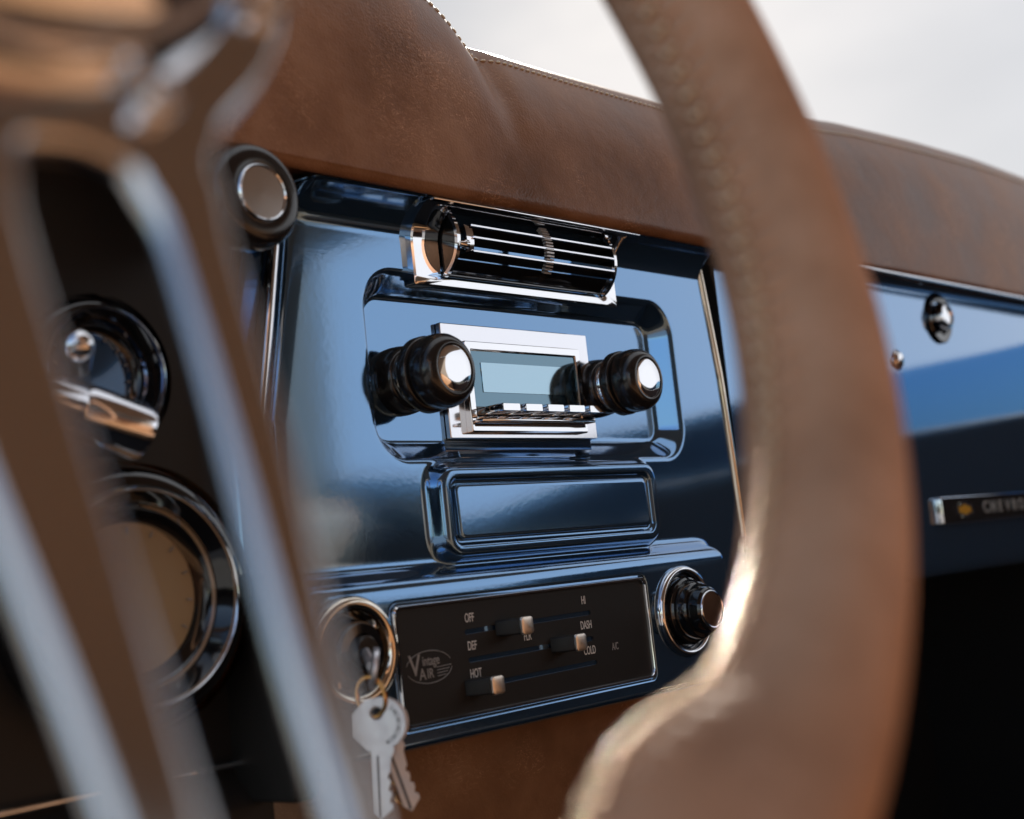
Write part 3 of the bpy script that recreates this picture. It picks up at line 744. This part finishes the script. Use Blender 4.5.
# passenger door: sloping window sill, painted cap and leather panel
sill = [(-1.40, .10), (-1.22, .082), (-1.08, .058), (-.95, .054), (-.80, .070), (-.69, .080), (-.56, .080), (-.45, .084), (-.25, .091), (-.05, .097), (.10, .100)]
def doorpart(z_off0, z_off1, x0, x1, name, m):
    A = []
    for x, zo in ((x0, z_off0), (x0, z_off1), (x1, z_off1), (x1, z_off0)):
        A.append([(x, y, (z+zo) if zo > -.5 else zo) for y, z in sill])
    loops = [[A[k_][i] for k_ in range(4)] for i in range(len(sill))]
    MB().loft(loops, True, True).build(name, m, cab, 0)
doorpart(-.075, 0., 1.0, 1.04, 'door_cap', M['paint'])
doorpart(-.62, -.078, 1.003, 1.04, 'door_panel', M['doorcard'])
MB().box(1.0, 1.05, .098, .32, -.62, .12).build('kick_panel', M['carpet'], cab, 0)  # added to shut out bright ground and darken below the glove box
MB().box(-.95, 1.06, -1.46, -1.42, -.62, .50).build('cab_rear_wall', M['headliner'], cab, 0)  # solid, rear window closed off so the spokes reflect brown
st2 = thing('bench_seat', 'brown leather bench seat behind the steering wheel', 'seat', (.05, -1.0, -.6))
MB().box(-.85, .95, -1.22, -.56, -.56, -.30, .04, 4).build('seat_cushion', M['seat'], st2)
MB().box(-.85, .95, -1.37, -1.20, -.40, .06, .05, 4).build('seat_back', M['seat'], st2)
g = MB().box(-400, 400, -400, 400, -1.4, -1.25).build('ground', M['asphalt'], None, 0); tag(g, kind='structure')

# ================================================================== CAMERA
Xc = Vector((.66339337, .01630864, .74809308)); Yc = Vector((-.74035114, .15937794, .65305349)); Zc = Vector((-.10857912, -.98708292, .11780439))
right = Vector((Xc.x, Yc.x, Zc.x)); up = -Vector((Xc.y, Yc.y, Zc.y)); back = -Vector((Xc.z, Yc.z, Zc.z))
CAMP = Vector((-.5407512, -.4653553, -.09817852))
cam = bpy.data.cameras.new('camera'); co = bpy.data.objects.new('camera', cam); C.objects.link(co)
co.matrix_world = Matrix(((right.x, up.x, back.x, CAMP.x), (right.y, up.y, back.y, CAMP.y), (right.z, up.z, back.z, CAMP.z), (0, 0, 0, 1)))
cam.sensor_width = 36; cam.lens = 1422*36/1024; cam.clip_start = .01; cam.clip_end = 2000
cam.dof.use_dof = True; cam.dof.focus_distance = .715; cam.dof.aperture_fstop = 7.2; cam.dof.aperture_blades = 0
bpy.context.scene.camera = co

# ================================================================== LIGHT
SUN = Vector((.70, .52, .49)).normalized()
sl = bpy.data.lights.new('sun', 'SUN'); sl.energy = 5; sl.angle = math.radians(.5); sl.color = (1, .93, .82)
so = bpy.data.objects.new('sun', sl); C.objects.link(so); so.rotation_euler = SUN.to_track_quat('Z', 'Y').to_euler()
w = bpy.data.worlds.new('World'); bpy.context.scene.world = w; w.use_nodes = True
nt = w.node_tree; bg = nt.nodes['Background']
sky = nt.nodes.new('ShaderNodeTexSky'); sky.sky_type = 'NISHITA'; sky.sun_disc = False
sky.sun_elevation = math.asin(SUN.z); sky.sun_rotation = math.atan2(SUN.x, SUN.y)
sky.air_density = 1.; sky.dust_density = 1.5
tc = nt.nodes.new('ShaderNodeTexCoord')
nz = nt.nodes.new('ShaderNodeTexNoise'); nz.inputs['Scale'].default_value = 1.6; nz.inputs['Detail'].default_value = 5
mp = nt.nodes.new('ShaderNodeMapping'); mp.inputs['Scale'].default_value = (1, 1, 2.2)
nt.links.new(tc.outputs['Generated'], mp.inputs[0]); nt.links.new(mp.outputs[0], nz.inputs['Vector'])
sep = nt.nodes.new('ShaderNodeSeparateXYZ'); nt.links.new(tc.outputs['Generated'], sep.inputs[0])
def mrange(src, a, b, c, d):
    m = nt.nodes.new('ShaderNodeMapRange'); m.inputs[1].default_value = a; m.inputs[2].default_value = b
    m.inputs[3].default_value = c; m.inputs[4].default_value = d; nt.links.new(src, m.inputs[0]); return m.outputs[0]
def mmath(op, a, b):
    m = nt.nodes.new('ShaderNodeMath'); m.operation = op
    for i_, v_ in enumerate((a, b)):
        if hasattr(v_, 'default_value') and not isinstance(v_, float): nt.links.new(v_, m.inputs[i_])
        else: m.inputs[i_].default_value = v_
    return m.outputs[0]
# invented cloud sheet, shaped for the reflections: thicker towards +X, open blue sky towards -X; brighter cloud away from the windscreen
tdir = mmath('ADD', mmath('MULTIPLY', sep.outputs[0], .8), mmath('MULTIPLY', sep.outputs[1], -.6))
cover = mmath('ADD', mrange(tdir, -.28, .12, .04, .985), mrange(nz.outputs[0], .3, .7, -.08, .06))
lum = mmath('MULTIPLY', mrange(sep.outputs[1], -.5, .35, 1.03, .60), mrange(nz.outputs[0], .25, .75, .96, 1.05))
cc_ = nt.nodes.new('ShaderNodeVectorMath'); cc_.operation = 'SCALE'; cc_.inputs[0].default_value = (4.85, 4.98, 5.25)
nt.links.new(lum, cc_.inputs['Scale'])
mx = nt.nodes.new('ShaderNodeMixRGB'); nt.links.new(cover, mx.inputs[0]); nt.links.new(sky.outputs[0], mx.inputs[1]); nt.links.new(cc_.outputs[0], mx.inputs[2])
nt.links.new(mx.outputs[0], bg.inputs['Color']); bg.inputs['Strength'].default_value = .15
sc = bpy.context.scene
sc.view_settings.view_transform = 'Standard'; sc.view_settings.look = 'None'; sc.view_settings.exposure = .45; sc.view_settings.gamma = 1
sc.cycles.max_bounces = 10; sc.cycles.glossy_bounces = 6; sc.cycles.use_denoising = True
sc.cycles.caustics_reflective = False
